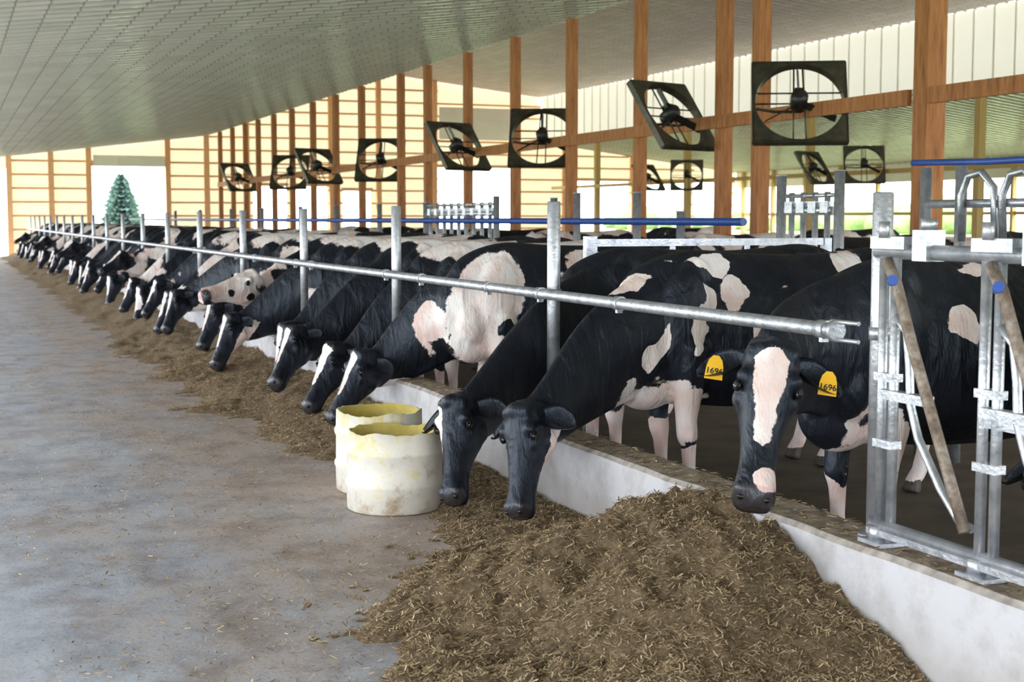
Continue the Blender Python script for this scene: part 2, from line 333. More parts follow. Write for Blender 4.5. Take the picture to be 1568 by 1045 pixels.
def make_cow_mesh(name, poll, muz, hint, patches=(), blacks=(), blaze=.05, blaze_off=0, jaw=0, face_white=0, seed=0, voxel=.017, generic=False, nose_white=False, L=.58, tags=(1,), legwhite=.45):
    poll=V(poll); a=(V(muz)-poll).normalized(); hint=V(hint); up=(hint-a*a.dot(hint)).normalized(); side=a.cross(up)
    hs=L/.58
    bm=bmesh.new()
    Y=V((0,1,0)); Z=V((0,0,1))
    T=[(-.34,1.20,.80,.10),(-.25,1.34,.66,.17),(-.08,1.43,.60,.215),(.15,1.475,.58,.265),(.45,1.455,.555,.335),(.85,1.445,.56,.375),(1.15,1.46,.62,.355),
       (1.42,1.485,.72,.30),(1.62,1.45,.82,.235),(1.76,1.37,.93,.16),(1.82,1.28,1.05,.08)]
    T=resample(T,4)
    ringloft(bm,[(V((x,0,(zt+zb)/2)),Y,Z,hw,(zt-zb)/2,2.25,.38) for x,zt,zb,hw in T],28)
    P0=V((.28,0,1.06)); P3=poll+a*.12*L-up*.05
    P1=V((-.42,poll.y*.12,1.08 if poll.z<1.0 else 1.12)); P2=P3+(-a*.42-up*.62)*.5
    N=[(0,.25,.36),(.25,.19,.325),(.5,.13,.265),(.75,.098*hs,.205*hs),(1,.082*hs,.145*hs)]
    def lk(u,c):
        for i in range(len(N)-1):
            if u<=N[i+1][0]:
                return lerp(N[i][c],N[i+1][c],(u-N[i][0])/(N[i+1][0]-N[i][0]))
        return N[-1][c]
    secs=[]
    nb=lambda t: P0*(1-t)**3+P1*3*t*(1-t)**2+P2*3*t*t*(1-t)+P3*t**3
    for i in range(17):
        u=i/16
        p=nb(u); t=(nb(min(1,u+.02))-nb(max(0,u-.02))).normalized()
        s0=t.cross(Z).normalized(); s1=side if side.dot(s0)>0 else -side
        s=(s0*(1-u**3)+s1*u**3); s=(s-t*s.dot(t)).normalized()
        uu=s.cross(t)
        secs.append((p,s,uu,lk(u,1),lk(u,2),2.0,.30 if uu.z>0 else 0))
    ringloft(bm,secs,24)
    H=resample(HEAD,4)
    def hf(c): return poll+a*c[0]*L+side*c[1]*hs+up*c[2]*hs
    ringloft(bm,[(poll+a*t*L+up*(f-b)/2*hs,side,up,hw*hs,(f+b)/2*hs,2.7,.10) for t,hw,f,b in H],28)
    for sg in (-1,1):
        ellip(bm, hf((.21,sg*.090,.072)), (.036,.036,.036))
        ellip(bm, hf((.33,sg*.086,.018)), (.034,.034,.034))
        ellip(bm, hf((.26,sg*.068,-.085)), (.064,.064,.064))
        ellip(bm, hf((.92,sg*.044,.040)), (.036,.036,.036))
        ellip(bm, V((.03,sg*.17,1.02)), (.19,.11,.36))
        ellip(bm, V((.10,sg*.13,1.32)), (.10,.07,.12))
        ellip(bm, V((-.17,sg*.13,.88)), (.13,.10,.16))
        ellip(bm, V((1.36,sg*.225,1.41)), (.09,.07,.06))
        ellip(bm, V((1.52,sg*.17,1.05)), (.22,.12,.36))
        ellip(bm, V((1.74,sg*.10,1.26)), (.07,.05,.07))
        j=.05*((seed*7+sg*3)%3-1)
        FL=[((.04,.19,.95),.12),((.02+j*.3,.185,.70),.088),((0+j*.6,.175,.52),.062),((-.01+j,.17,.43),.062),((0+j,.17,.36),.045),((.005+j,.17,.22),.037),((0+j,.17,.13),.048),((-.03+j,.17,.07),.05),((-.05+j,.17,.0),.062)]
        pipe(bm,[V((p[0],p[1]*sg,p[2])) for p,r in FL],[r for p,r in FL],14)
        HL=[((1.5,.17,1.0),.17),((1.40,.19,.78),.13),((1.50,.185,.62),.08),((1.63,.18,.50),.058),((1.625,.18,.42),.048),((1.60,.18,.25),.038),((1.58,.18,.13),.048),((1.54,.18,.07),.05),((1.52,.18,0),.062)]
        pipe(bm,[V((p[0]+j,p[1]*sg,p[2])) for p,r in HL],[r for p,r in HL],14)
    pipe(bm,[hf((.05,-.085,.075)),hf((.03,0,.100)),hf((.05,.085,.075))],[.04,.05,.04],10)
    ellip(bm,V((-.14,0,.76)),(.22,.14,.20))
    ellip(bm,V((-.24,0,.96)),(.17,.13,.28))
    dw=[]
    for i in range(5):
        u=.2+.14*i; p=nb(u); t=(nb(u+.02)-nb(u-.02)).normalized(); dn=(V((0,0,-1))-t*t.dot(V((0,0,-1)))).normalized()
        dw.append(p+dn*(lk(u,2)*.90))
    pipe(bm,dw,[.07,.06,.05,.045,.03],8)
    ellip(bm,V((1.27,0,.62)),(.24,.17,.14))
    for sx in (1.16,1.34):
        for sg in (-1,1):
            pipe(bm,[V((sx,sg*.09,.56)),V((sx,sg*.1,.44))],[.022,.017],8)
    pipe(bm,[V((1.72,0,1.42)),V((1.84,0,1.36)),V((1.88,.01,1.1)),V((1.87,.02,.8)),V((1.86,.03,.62)),V((1.85,.03,.5)),V((1.85,.03,.38))],[.05,.035,.026,.024,.04,.05,.02],10)
    bmesh.ops.recalc_face_normals(bm,faces=bm.faces)
    me=bpy.data.meshes.new('tmp'); bm.to_mesh(me); bm.free()
    o=bpy.data.objects.new('tmp',me); scene.collection.objects.link(o)
    md=o.modifiers.new('r','REMESH'); md.mode='VOXEL'; md.voxel_size=voxel
    sm=o.modifiers.new('s','SMOOTH'); sm.factor=.5; sm.iterations=max(2,int(6*(.017/voxel)**1.5))
    dg=bpy.context.evaluated_depsgraph_get(); dg.update()
    me2=bpy.data.meshes.new_from_object(o.evaluated_get(dg))
    bpy.data.objects.remove(o); bpy.data.meshes.remove(me)
    bm=bmesh.new(); bm.from_mesh(me2); bpy.data.meshes.remove(me2)
    lp=bm.verts.layers.float.new('patch'); ln=bm.verts.layers.float.new('nose')
    so=V((seed*3.7,seed*1.3,seed*5.1))
    for v in bm.verts:
        p=v.co; q=p-poll; t=q.dot(a)/L; s=q.dot(side)/hs; w=q.dot(up)/hs
        inhead = t>-.08 and abs(s)<.17 and -.2<w<.17 and t<1.1
        if inhead:
            f=-1.
            dd=noise.noise_vector(p*9+so)*.014+noise.noise_vector(p*30+so)*.006
            wd=blaze*(1.15-.9*max(0,min(1,(t-.1)/.75)))
            if blaze>0 and w>.02 and .03<t<.93:
                f=max(f,(wd-abs(s+dd.x-blaze_off))/.06*.6 - max(0,(.10-t))*8- max(0,(t-.62 if not face_white else t-1))*5)
            if nose_white:
                e=V(((t-.86)*L/.060,(s+.03+dd.y)/.055,(w-.05)/.05)); f=max(f,1-e.length)
            if jaw: f=max(f,(-w-.06+dd.x*2)*9 - max(0,t-.85)*8)
            if face_white:
                f=max(f, noise.noise(p*6+so)*1.2+face_white)
            f=max(-1,min(1,f))
            if w<.02+.02*t and w>-.06 and .70<t<1.03:
                k=max(0,1-abs(w+.022)/.012); v.co=p-(q-a*q.dot(a)-up*w*hs).normalized()*.012*k if k>0 and abs(s)>.01 else p
        else:
            dp=p+noise.noise_vector(p*2.6+so)*.15+noise.noise_vector(p*7+so)*.07+noise.noise_vector(p*17+so)*.025
            f=-1.
            for c in patches:
                e=V(((dp.x-c[0])/c[3],(dp.y-c[1])/c[4],(dp.z-c[2])/c[5])); f=max(f,1-e.length)
            for c in blacks:
                e=V(((dp.x-c[0])/c[3],(dp.y-c[1])/c[4],(dp.z-c[2])/c[5])); f=min(f,e.length-1)
            if dp.z<legwhite: f=max(f,min(.6,(legwhite-dp.z)*6))
            if face_white and t>-.6 and (p-poll).length<.55: f=max(f,noise.noise(p*5+so)*1.2+.1)
        if generic:
            if inhead: f=max(f,-.75)+(.55 if f>0 else 0)
            else: f=(.9 if p.z<.5 else 0)+ (-.1)
        v[lp]=f-.08
        v[ln]=max(0,min(1,(t-.84)/.12)) if (inhead and w>-.02) else 0.
    for fc in bm.faces:
        fc.smooth=True
        fc.material_index=3 if fc.calc_center_median().z<.075 else 0
    def tagv(vs,val,mi):
        fs=set()
        for v in vs:
            v[lp]=val
            for f in v.link_faces: fs.add(f)
        for f in fs: f.material_index=mi; f.smooth=True
    Mh=Matrix((side,a,up)).transposed().to_4x4()
    for sg in (-1,1):
        tagv(ellip(bm, hf((.27,sg*.109,.058)),(.019,.027,.021),rot=Mh,sub=3),-1,1)
        for dz in (.023,-.020):
            pts=[hf((.27+ (q-2)*.019,sg*(.115-.005*abs(q-2)),.058+dz*(1-.22*(q-2)**2))) for q in range(5)]
            pr=pipe(bm,pts,[.003,.006,.008,.006,.003],6)
            for rg in pr:
                for x in rg: x[lp]=-1
        tagv(ellip(bm, hf((.975,sg*.042,.038)),(.016,.013,.024),rot=Mh@Matrix.Rotation(sg*.6,4,'Y'),sub=3),-1,1)
        base=hf((.05,sg*.085,0))
        od=(side*sg*.95-up*.22+a*.16).normalized(); nn=(up*.8-a*.45-od*od.dot(up*.8-a*.45)).normalized(); wv=od.cross(nn)
        G=[]
        nu,nv=12,9
        for layer in (0,1):
            g=[]
            for i in range(nu):
                u=i/(nu-1); W=.014+.070*math.sin(math.pi*min(1,(u*.90+.07)))**.8; W*= (1 if u<.97 else .45)
                row=[]
                for jx in range(nv):
                    vv=-1+2*jx/(nv-1)
                    cup=.06*(vv*vv)*(1-u*.6)-.035*(1-u*.5)
                    p=base+od*(.215*u)+wv*(W*vv)+nn*(cup+(.007 if layer else -.007)*(1-abs(vv)**4)) + V((0,0,-.03*u*u))
                    x=bm.verts.new(p); x[lp]=-1; row.append(x)
                g.append(row)
            G.append(g)
        for layer in (0,1):
            for i in range(nu-1):
                for jx in range(nv-1):
                    q=[G[layer][i][jx],G[layer][i+1][jx],G[layer][i+1][jx+1],G[layer][i][jx+1]]
                    if not layer: q.reverse()
                    f=bm.faces.new(q); f.smooth=True
        for i in range(nu-1):
            for jx in (0,nv-1):
                f=bm.faces.new([G[0][i][jx],G[0][i+1][jx],G[1][i+1][jx],G[1][i][jx]]); f.smooth=True
        for jx in range(nv-1):
            f=bm.faces.new([G[0][-1][jx],G[0][-1][jx+1],G[1][-1][jx+1],G[1][-1][jx]])
        if sg in tags:
            tn=(up*.9-V((0,0,.1))).normalized(); ty=(-a-tn*tn.dot(-a)).normalized(); tx=ty.cross(tn)
            tc=base+od*.13+nn*.045-V((0,0,.060))
            out=[(-.028,.038),(-.035,.01),(-.038,-.046),(.038,-.046),(.035,.01),(.028,.038),(.012,.058),(-.012,.058)]
            fr=[bm.verts.new(tc+tx*x+ty*y+tn*.003) for x,y in out]; bk=[bm.verts.new(tc+tx*x+ty*y-tn*.003) for x,y in out]
            f=bm.faces.new(fr); f.material_index=2; f=bm.faces.new(list(reversed(bk))); f.material_index=2
            for k in range(8):
                f=bm.faces.new([fr[k],bk[k],bk[(k+1)%8],fr[(k+1)%8]]); f.material_index=2
            if voxel<.0175: TAGS.setdefault(name,[]).append((tc+tn*.0045,tx,ty,tn))
    me=bpy.data.meshes.new(name); bm.to_mesh(me); bm.free()
    for k in ('hide_r' if generic else 'hide','eye','tag','hoof'): me.materials.append(M[k])
    return me
TAGS={}

def place_cow(me, loc, yaw=0):
    o=bpy.data.objects.new('holstein_cow',me); scene.collection.objects.link(o)
    o.location=loc; o.rotation_euler=(0,0,yaw); return o

def cow_world(key, ox, oy, poll, muz, yaw=0, hint=(-1,-.25,.35), num=None, **kw):
    inv=Matrix.Rotation(-yaw,3,'Z'); off=V((ox,oy,0))
    me=make_cow_mesh(key, inv@(V(poll)-off), inv@(V(muz)-off), inv@V(hint), **kw)
    o=place_cow(me,(ox,oy,0),yaw)
    if num:
        for tc,tx,ty,tn in TAGS.get(key,[]):
            cu=bpy.data.curves.new('tag_number','FONT'); cu.body=num; cu.size=.036; cu.align_x='CENTER'; cu.align_y='CENTER'; cu.extrude=.0006; cu.offset=.0006
            t=bpy.data.objects.new('tag_number',cu); scene.collection.objects.link(t); cu.materials.append(M['ink'])
            mt=Matrix((tx,ty,tn)).transposed().to_4x4(); mt.translation=tc-ty*.012
            t.parent=o; t.matrix_local=mt
    return o

cow_world('c0',4.75,4.75,(3.98,4.25,.75),(3.72,4.1,.25),num=None,seed=3,blaze=.04,tags=(),
          patches=[(.0,-.2,.5,.3,.3,.22),(-.3,0,.7,.2,.2,.15),(.3,-.2,1.3,.12,.3,.12),(.9,-.3,.8,.3,.3,.2)])
cow_world('c1',3.98,5.58,(3.17,5.08,1.08),(2.94,4.84,.50),yaw=.08,hint=(-.5,-.86,.1),num='1696',seed=1,blaze=.066,tags=(-1,1),nose_white=True,L=.66,voxel=.0125,
          patches=[(-.10,-.2,.58,.3,.3,.16),(.55,-.3,1.35,.14,.3,.1),(.35,-.3,1.12,.1,.2,.07)])
cow_world('c2',3.80,7.20,(2.80,6.86,.64),(2.68,6.68,.12),hint=(-1,-.45,.3),seed=2,blaze=0,jaw=1,L=.56,voxel=.0125,tags=(),
          patches=[(-.30,-.1,1.32,.16,.2,.11),(.12,-.2,1.45,.16,.22,.10),(.22,-.3,1.24,.13,.25,.16),(.02,-.3,1.08,.06,.2,.20),(-.18,-.3,.93,.05,.2,.2),(.02,-.3,.62,.26,.3,.18),(-.25,0,.62,.2,.25,.13),
                   (.62,-.3,1.28,.14,.2,.06),(.95,-.3,1.1,.09,.2,.12),(.75,-.3,1.0,.07,.2,.05),(.45,-.3,1.02,.05,.2,.16),(1.1,-.3,1.45,.14,.3,.08),(-.70,-.2,.66,.12,.07,.12),(1.4,-.3,1.2,.2,.3,.15)])
cow_world('c3',3.85,8.15,(2.62,7.40,.62),(2.48,7.14,.10),hint=(-.9,-.6,.35),seed=4,blaze=.035,blaze_off=.07,L=.57,tags=(),voxel=.0145,
          patches=[(.9,-.3,1.3,.2,.3,.15),(-.1,0,.5,.2,.3,.15)])
cow_world('c4',3.78,10.05,(2.93,10.38,.60),(2.60,10.26,.10),hint=(-.9,-.3,.35),seed=5,blaze=.05,tags=(1,),
          patches=[(-.08,-.25,.98,.30,.4,.55),(-.4,0,.85,.12,.3,.25),(.75,-.3,1.35,.3,.3,.25),(.0,-.2,.5,.3,.4,.3)],blacks=[(.10,-.3,.75,.08,.2,.14)])
cow_world('c5',3.85,11.25,(2.92,11.2,.58),(2.60,11.0,.10),seed=7,blaze=.07,face_white=.0,voxel=.02,
          patches=[(.6,0,1.4,.8,.4,.28)])
cow_world('c6',3.80,12.15,(2.78,11.98,.66),(2.45,11.65,.18),seed=8,blaze=.05,voxel=.0165,tags=(1,),
          patches=[(.5,0,1.45,.6,.4,.2),(-.1,-.2,.6,.25,.3,.2)])
cow_world('c6b',3.85,13.15,(2.98,13.2,.62),(2.8,13.0,.12),seed=9,voxel=.022,patches=[(.5,0,1.4,.7,.4,.28)])
cow_world('c7',3.80,14.4,(2.72,14.6,.62),(2.47,14.4,.14),seed=10,blaze=.05,jaw=1,voxel=.018,patches=[(-.2,0,.8,.2,.3,.3),(.6,0,1.4,.9,.4,.3)])
cow_world('c8',3.85,15.4,(3.02,15.15,.97),(2.42,14.85,.84),hint=(-.1,-.3,1),seed=11,blaze=.1,face_white=.45,L=.68,voxel=.016,tags=(1,),patches=[(-.4,0,.85,.35,.3,.18),(.7,0,1.4,.8,.4,.35)])
cow_world('c8b',3.85,16.5,(2.9,16.6,.64),(2.65,16.4,.14),seed=12,voxel=.022,patches=[(-.2,-.2,1.,.25,.35,.35),(.6,0,1.4,.7,.4,.3)])
cow_world('c9',3.80,18.2,(2.78,18.8,.66),(2.52,18.5,.13),seed=13,blaze=.05,voxel=.02,patches=[(.5,0,1.4,.8,.4,.3)])
V_=[]
for i,(pl,mz) in enumerate([((-1.05,.0,.62),(-1.3,-.15,.12)),((-.95,.25,.70),(-1.25,.1,.2)),((-1.05,-.25,.58),(-1.2,-.45,.1)),((-1.0,.05,1.0),(-1.45,-.15,.72))]):
    V_.append(make_cow_mesh('cow_var%d'%i,pl,mz,(-1,-.2,.4 if i<3 else 1.5),seed=20+i,voxel=.026,generic=True,blaze=.05,tags=(1,) if i%2 else ()))
y=19.6
k=0
while y<65:
    if min(abs(y-(4.5+3.15*q)) for q in range(20))<.32: y+=.4
    place_cow(V_[[0,1,2,0,3,2,1][k%7]],(3.85+R.uniform(-.05,.1),y,0),R.uniform(-.12,.12)); k+=1
    y+=R.uniform(1.15,1.6) if y<40 else R.uniform(1.4,2.0)
for (x,yy,yw) in [(10.3,9.6,3.1),(10.3,11.9,3.2),(10.3,13.4,3.14),(10.3,16.2,3.1),(10.3,20.9,3.2),(10.3,24,3.0),(10.3,27,3.1),(10.3,32.8,3.1),(14.4,17,0.05),(14.5,22,-.05),(14.5,28,.05)]:
    place_cow(V_[3 if R.random()<.6 else 1],(x,yy,0),yw)

# ------------------------------------------------------------------ shell
YF=68.; XA=11.5; XB=28.5
def floor_obj(name,x0,x1,y0,y1,z0,z1,m):
    bm=bmesh.new(); box(bm,x0,x1,y0,y1,z0,z1); return finish(bm,name,[m])
floor_obj('floor',-5,3.2,-12,YF,-.2,0,M['floor'])
floor_obj('floor_alley',3.2,40,-12,YF,-.2,-.001,M['alley'])
floor_obj('ground',-150,220,-80,260,-.6,-.21,M['grass'])
floor_obj('ground_yard',-14,-5,-20,80,-.25,-.03,M['floor'])

def ceiling(name,x0,z0,x1,z1,m,per=.45,h=.03):
    bm=bmesh.new(); ys=[]
    y=-12.
    while y<YF:
        ys+= [(y,0),(y+per*.78,0),(y+per*.84,-h),(y+per*.94,-h)]; y+=per
    ys.append((YF,0))
    for a,b in zip(ys[:-1],ys[1:]):
        f=bm.faces.new([bm.verts.new((x0,a[0],z0+a[1])),bm.verts.new((x1,a[0],z1+a[1])),bm.verts.new((x1,b[0],z1+b[1])),bm.verts.new((x0,b[0],z0+b[1]))])
    f=bm.faces.new([bm.verts.new(p) for p in [(x0,-12,z0+.15),(x1,-12,z1+.15),(x1,YF,z1+.15),(x0,YF,z0+.15)]])
    bmesh.ops.remove_doubles(bm,verts=bm.verts,dist=.0005)
    return finish(bm,name,[m])
zl=lambda x:4.15+.124*x
ceiling('ceiling',-5,zl(-5),XA,zl(XA),M['ceil'])
ceiling('ceiling_main_left',XA,7.85,20,8.8,M['ceil2'])
ceiling('ceiling_main_right',20,8.8,XB,7.85,M['ceil2'])
ceiling('ceiling_right',XB,zl(XA),40,4.15,M['ceil'])

for nm,xx in (('wall_clerestory_left',XA),('wall_clerestory_right',XB)):
    bm=bmesh.new()
    bm.faces.new([bm.verts.new(p) for p in [(xx+.03,-12,5.58),(xx+.03,YF,5.58),(xx+.03,YF,7.85),(xx+.03,-12,7.85)]])
    y=-12
    while y<YF:
        if nm.endswith('right'): box(bm,xx-.02,xx+.02,y,y+.04,5.58,7.85)
        y+=.9
    finish(bm,nm,[M['trans2']])
    bm=bmesh.new(); box(bm,xx-.0,xx+.1,-12,YF,5.44 if nm.endswith('right') else 5.60,5.54 if nm.endswith('right') else 5.7); finish(bm,'trim_3' if nm.endswith('left') else 'trim_4',[M['creamwall']])

bm=bmesh.new()
def top(x):
    return zl(x) if x<XA else (7.85+(x-XA)*.1118 if x<20 else (8.8-(x-20)*.1118 if x<XB else 5.58-(x-XB)*.124))
OPEN=[(-5,2.5,0,3.9),(6.2,9.5,0,4.05),(13.6,15.2,.9,3.2),(15.6,17.2,.9,3.2),(18,19.4,.9,3.0),(22.9,26.8,0,4.2),(30,33.5,.9,3.6),(34,37,.9,3.6),(37.4,39.6,.9,3.6)]
cuts=sorted(set([-5,XA,20,XB,40]+[o[0] for o in OPEN]+[o[1] for o in OPEN]))
for a,b in zip(cuts[:-1],cuts[1:]):
    mid=(a+b)/2; op=[o for o in OPEN if o[0]<=mid<=o[1]]
    segs=[]
    if op:
        if op[0][2]>0: segs.append((0,op[0][2]))
        segs.append((op[0][3],None))
    else: segs.append((0,None))
    for z0,z1 in segs:
        ta=top(a+.001); tb=top(b-.001)
        if z1 is not None: ta=tb=z1
        bm.faces.new([bm.verts.new(p) for p in [(a,YF+.1,z0),(b,YF+.1,z0),(b,YF+.1,tb),(a,YF+.1,ta)]])
finish(bm,'wall_back',[M['trans']])
bm=bmesh.new()
z=.5
while z<8.6:
    for a,b in zip(cuts[:-1],cuts[1:]):
        mid=(a+b)/2; op=[o for o in OPEN if o[0]<=mid<=o[1]]
        if z+.1>min(top(a+.001),top(b-.001)): continue
        if op and op[0][2]<=z<op[0][3]: continue
        box(bm,a,b,YF-.04,YF+.08,z,z+.09)
    z+=.62
for x in [2.6,4.4,6.05,9.6,11.4,13.3,17.4,19.8,22.7,27.0,29.8,33.7]:
    box(bm,x-.12,x+.12,YF-.14,YF+.06,0,min(top(x-.13),top(x+.13)))
for o in OPEN:
    if o[0]<0: continue
    box(bm,o[0]-.08,o[1]+.08,YF-.10,YF+.1,o[3],o[3]+.16)
    if o[2]>0: box(bm,o[0]-.08,o[1]+.08,YF-.1,YF+.1,o[2]-.1,o[2])
finish(bm,'trim_1',[M['orange']])
bm=bmesh.new(); box(bm,6.25,9.45,YF-.2,YF-.15,4.05,4.55)
for x in (6.25,7.3,8.35,9.4): box(bm,x,x+.05,YF-.23,YF-.2,4.05,4.55)
finish(bm,'door_1',[M['creamwall']])
bm=bmesh.new(); box(bm,22.9,26.8,YF-.2,YF-.15,5.6,7.2)
for z in (5.6,6.1,6.6,7.1): box(bm,22.9,26.8,YF-.24,YF-.2,z,z+.06)
finish(bm,'door_2',[M['creamwall']])
bm=bmesh.new(); box(bm,40,40.15,-12,YF,0,.9); box(bm,40,40.15,-12,YF,3.3,4.25)
finish(bm,'wall_right',[M['creamwall']])
bm=bmesh.new(); box(bm,-5.15,-5,-12,YF,0,.35); box(bm,-5.15,-5,-12,YF,3.35,3.6)
finish(bm,'wall_left',[M['creamwall']])
bm=bmesh.new()
y=-11
while y<YF:
    box(bm,39.8,40,y,y+.16,0,4.15); box(bm,-5,-4.84,y,y+.16,0,3.5); y+=3
box(bm,39.85,40,-12,YF,1.8,1.95)
finish(bm,'trim_2',[M['wood_far']])

for (yy,w) in [(14.7,.28),(18.65,.21),(19.75,.21)]+[(q,.185) for q in (22.66,25.63,28.6,31.6,34.6,36.9,40.8,43.8,46.8,49.9,52.9,55.8,58.4,61.2,64.2)]+[(11.0,.22),(7.5,.22)]:
    bm=bmesh.new(); h=zl(XA-.25)-.03
    box(bm,-w/2,0,-w/2,w/2,0,h); box(bm,.004,w/2,-w/2+.004,w/2-.004,0,h)
    box(bm,-w/2-.03,w/2+.03,-w/2-.03,w/2+.03,0,.15)
    bmesh.ops.bevel(bm,geom=bm.edges[:],offset=.008,segments=1)
    finish(bm,'wooden_post',[M['wood']],loc=(XA-.12,yy,0))
for yy in (34.3,43.2,52.2,61):
    bm=bmesh.new(); box(bm,-.12,.12,-.12,.12,0,5.42); box(bm,-.15,.15,-.15,.15,0,.15)
    finish(bm,'wooden_post',[M['wood_far']],loc=(XB-.1,yy,0))
bm=bmesh.new(); box(bm,XA-.30,XA-.235,7.5,14.5,3.06,3.26); box(bm,XA-.30,XA-.235,14.9,64,3.06,3.26); finish(bm,'wooden_beam',[M['wood']])
bm=bmesh.new(); box(bm,XB-.30,XB-.23,20,66,3.1,3.25); finish(bm,'wooden_beam',[M['wood_far']])

def fan(loc,yaw,tilt,S=1.28):
    bm=bmesh.new(); n=64; rr=S*.475; hs=S/2
    layers=[]
    for yy in (-.02,.0):
        ci=[];sq=[]
        for k in range(n):
            th=2*math.pi*k/n; c,s=math.cos(th),math.sin(th); m=max(abs(c),abs(s))
            ci.append(bm.verts.new((c*rr,yy,s*rr))); sq.append(bm.verts.new((c/m*hs,yy,s/m*hs)))
        layers.append((ci,sq))
    for ci,sq in layers:
        for k in range(n): bm.faces.new([ci[k],ci[(k+1)%n],sq[(k+1)%n],sq[k]])
    for k in range(n): bm.faces.new([layers[0][1][k],layers[0][1][(k+1)%n],layers[1][1][(k+1)%n],layers[1][1][k]])
    r0=layers[0][0]; r1=[bm.verts.new((math.cos(2*math.pi*k/n)*rr*.98,.10,math.sin(2*math.pi*k/n)*rr*.98)) for k in range(n)]
    for k in range(n): bm.faces.new([r0[k],r0[(k+1)%n],r1[(k+1)%n],r1[k]])
    for sg in (-1,1):
        box(bm,sg*hs-.015,sg*hs+.015,-.02,.08,-hs,hs); box(bm,-hs,hs,-.02,.08,sg*hs-.015,sg*hs+.015)
    for zz in (.13,.30):
        pipe(bm,[(-rr*1.0,.10,zz-.1),(rr*1.0,.10,zz-.1)],.012,6)
    pipe(bm,[(-.09,.1,-rr),(-.06,.1,rr)],.014,6); pipe(bm,[(.09,.1,-rr),(.06,.1,rr)],.014,6)
    pipe(bm,[(-hs*.9,.08,-hs*.1),(-hs*.5,.26,0),(hs*.5,.26,0),(hs*.9,.08,-hs*.1)],.02,6)
    for k in range(3):
        th=2*math.pi*k/3+.5; m=Matrix.Rotation(th,4,'Y')@Matrix.Translation((rr*.48,.04,0))@Matrix.Rotation(1.25,4,'X')
        box(bm,-rr*.44,rr*.44,-.003,.003,-.05,.07,1,m)
    pipe(bm,[(0,-.10,.06),(0,-.05,.06),(0,.2,.06),(0,.24,.06)],[.06,.12,.12,.08],16,1)
    box(bm,-.06,.06,0,.12,.16,.23,1)
    finish(bm,'barn_fan',[M['fan'],M['motor']],loc=loc,rot=(tilt,0,yaw))
fx=XA-.35
for yy,t in [(17.1,0),(26.35,0),(37.8,0),(48.9,0)]: fan((fx-.1,yy,3.27),-.50,-.48)
for yy in (20.3,30.6,43.7,56.8): fan((fx-.35,yy,3.30),.35,-.62)
for yy,t in [(54,1),(50.7,0),(41.6,1),(38.8,0)]: fan((XB-.95,yy,3.4),.35 if t else -.5,-.6 if t else -.4)

# ------------------------------------------------------------------ curb, rail, posts
bm=bmesh.new()
ny=160
prof=[(3.13,0),(3.13,.41),(3.15,.43),(3.36,.43),(3.38,.41),(3.38,0)]
prev=None
for i in range(ny+1):
    y=1.5+(66-1.5)*(i/ny)**1.6
    rg=[bm.verts.new((x+noise.noise(V((x*3,y*2,z*3)))*.008,y,z+ (noise.noise(V((x*9,y*3,1)))*.008 if z>.1 else 0.001))) for x,z in prof]
    if prev:
        for k in range(len(prof)-1): bm.faces.new([prev[k],prev[k+1],rg[k+1],rg[k]])
    else: bm.faces.new(rg)
    prev=rg
bm.faces.new(prev)
finish(bm,'feed_curb',[M['curb']])
py=[4.50+3.15*k for k in range(20)]
for yy in py:
    bm=bmesh.new(); pipe(bm,[(0,0,.43),(0,0,1.745),(0,0,1.75)],[.039,.039,.034],18)
    pipe(bm,[(0,0,1.19),(-.0,0,1.24)],.045,18)
    pipe(bm,[(0,0,.43),(0,0,.445)],.07,18)
    finish(bm,'steel_post',[M['galv']],loc=(3.285,yy,0))
bm=bmesh.new(); pipe(bm,[(3.2,4.68,1.215),(3.2,66,1.215)],.030,20)
for yy in (4.75,6.6,8.5,9.9,13.3,16.0)+tuple(py[1:]): pipe(bm,[(3.2,yy-.03,1.215),(3.2,yy+.03,1.215)],.037,18); box(bm,3.185,3.215,yy-.012,yy+.012,1.165,1.215)
pipe(bm,[(3.2,4.66,1.215),(3.2,4.685,1.215)],.040,18)
for dz in (-.035,.035): pipe(bm,[(3.2,4.70,1.215+dz),(3.215,4.54,1.215+dz)],.009,8)
finish(bm,'feed_rail',[M['galv']])

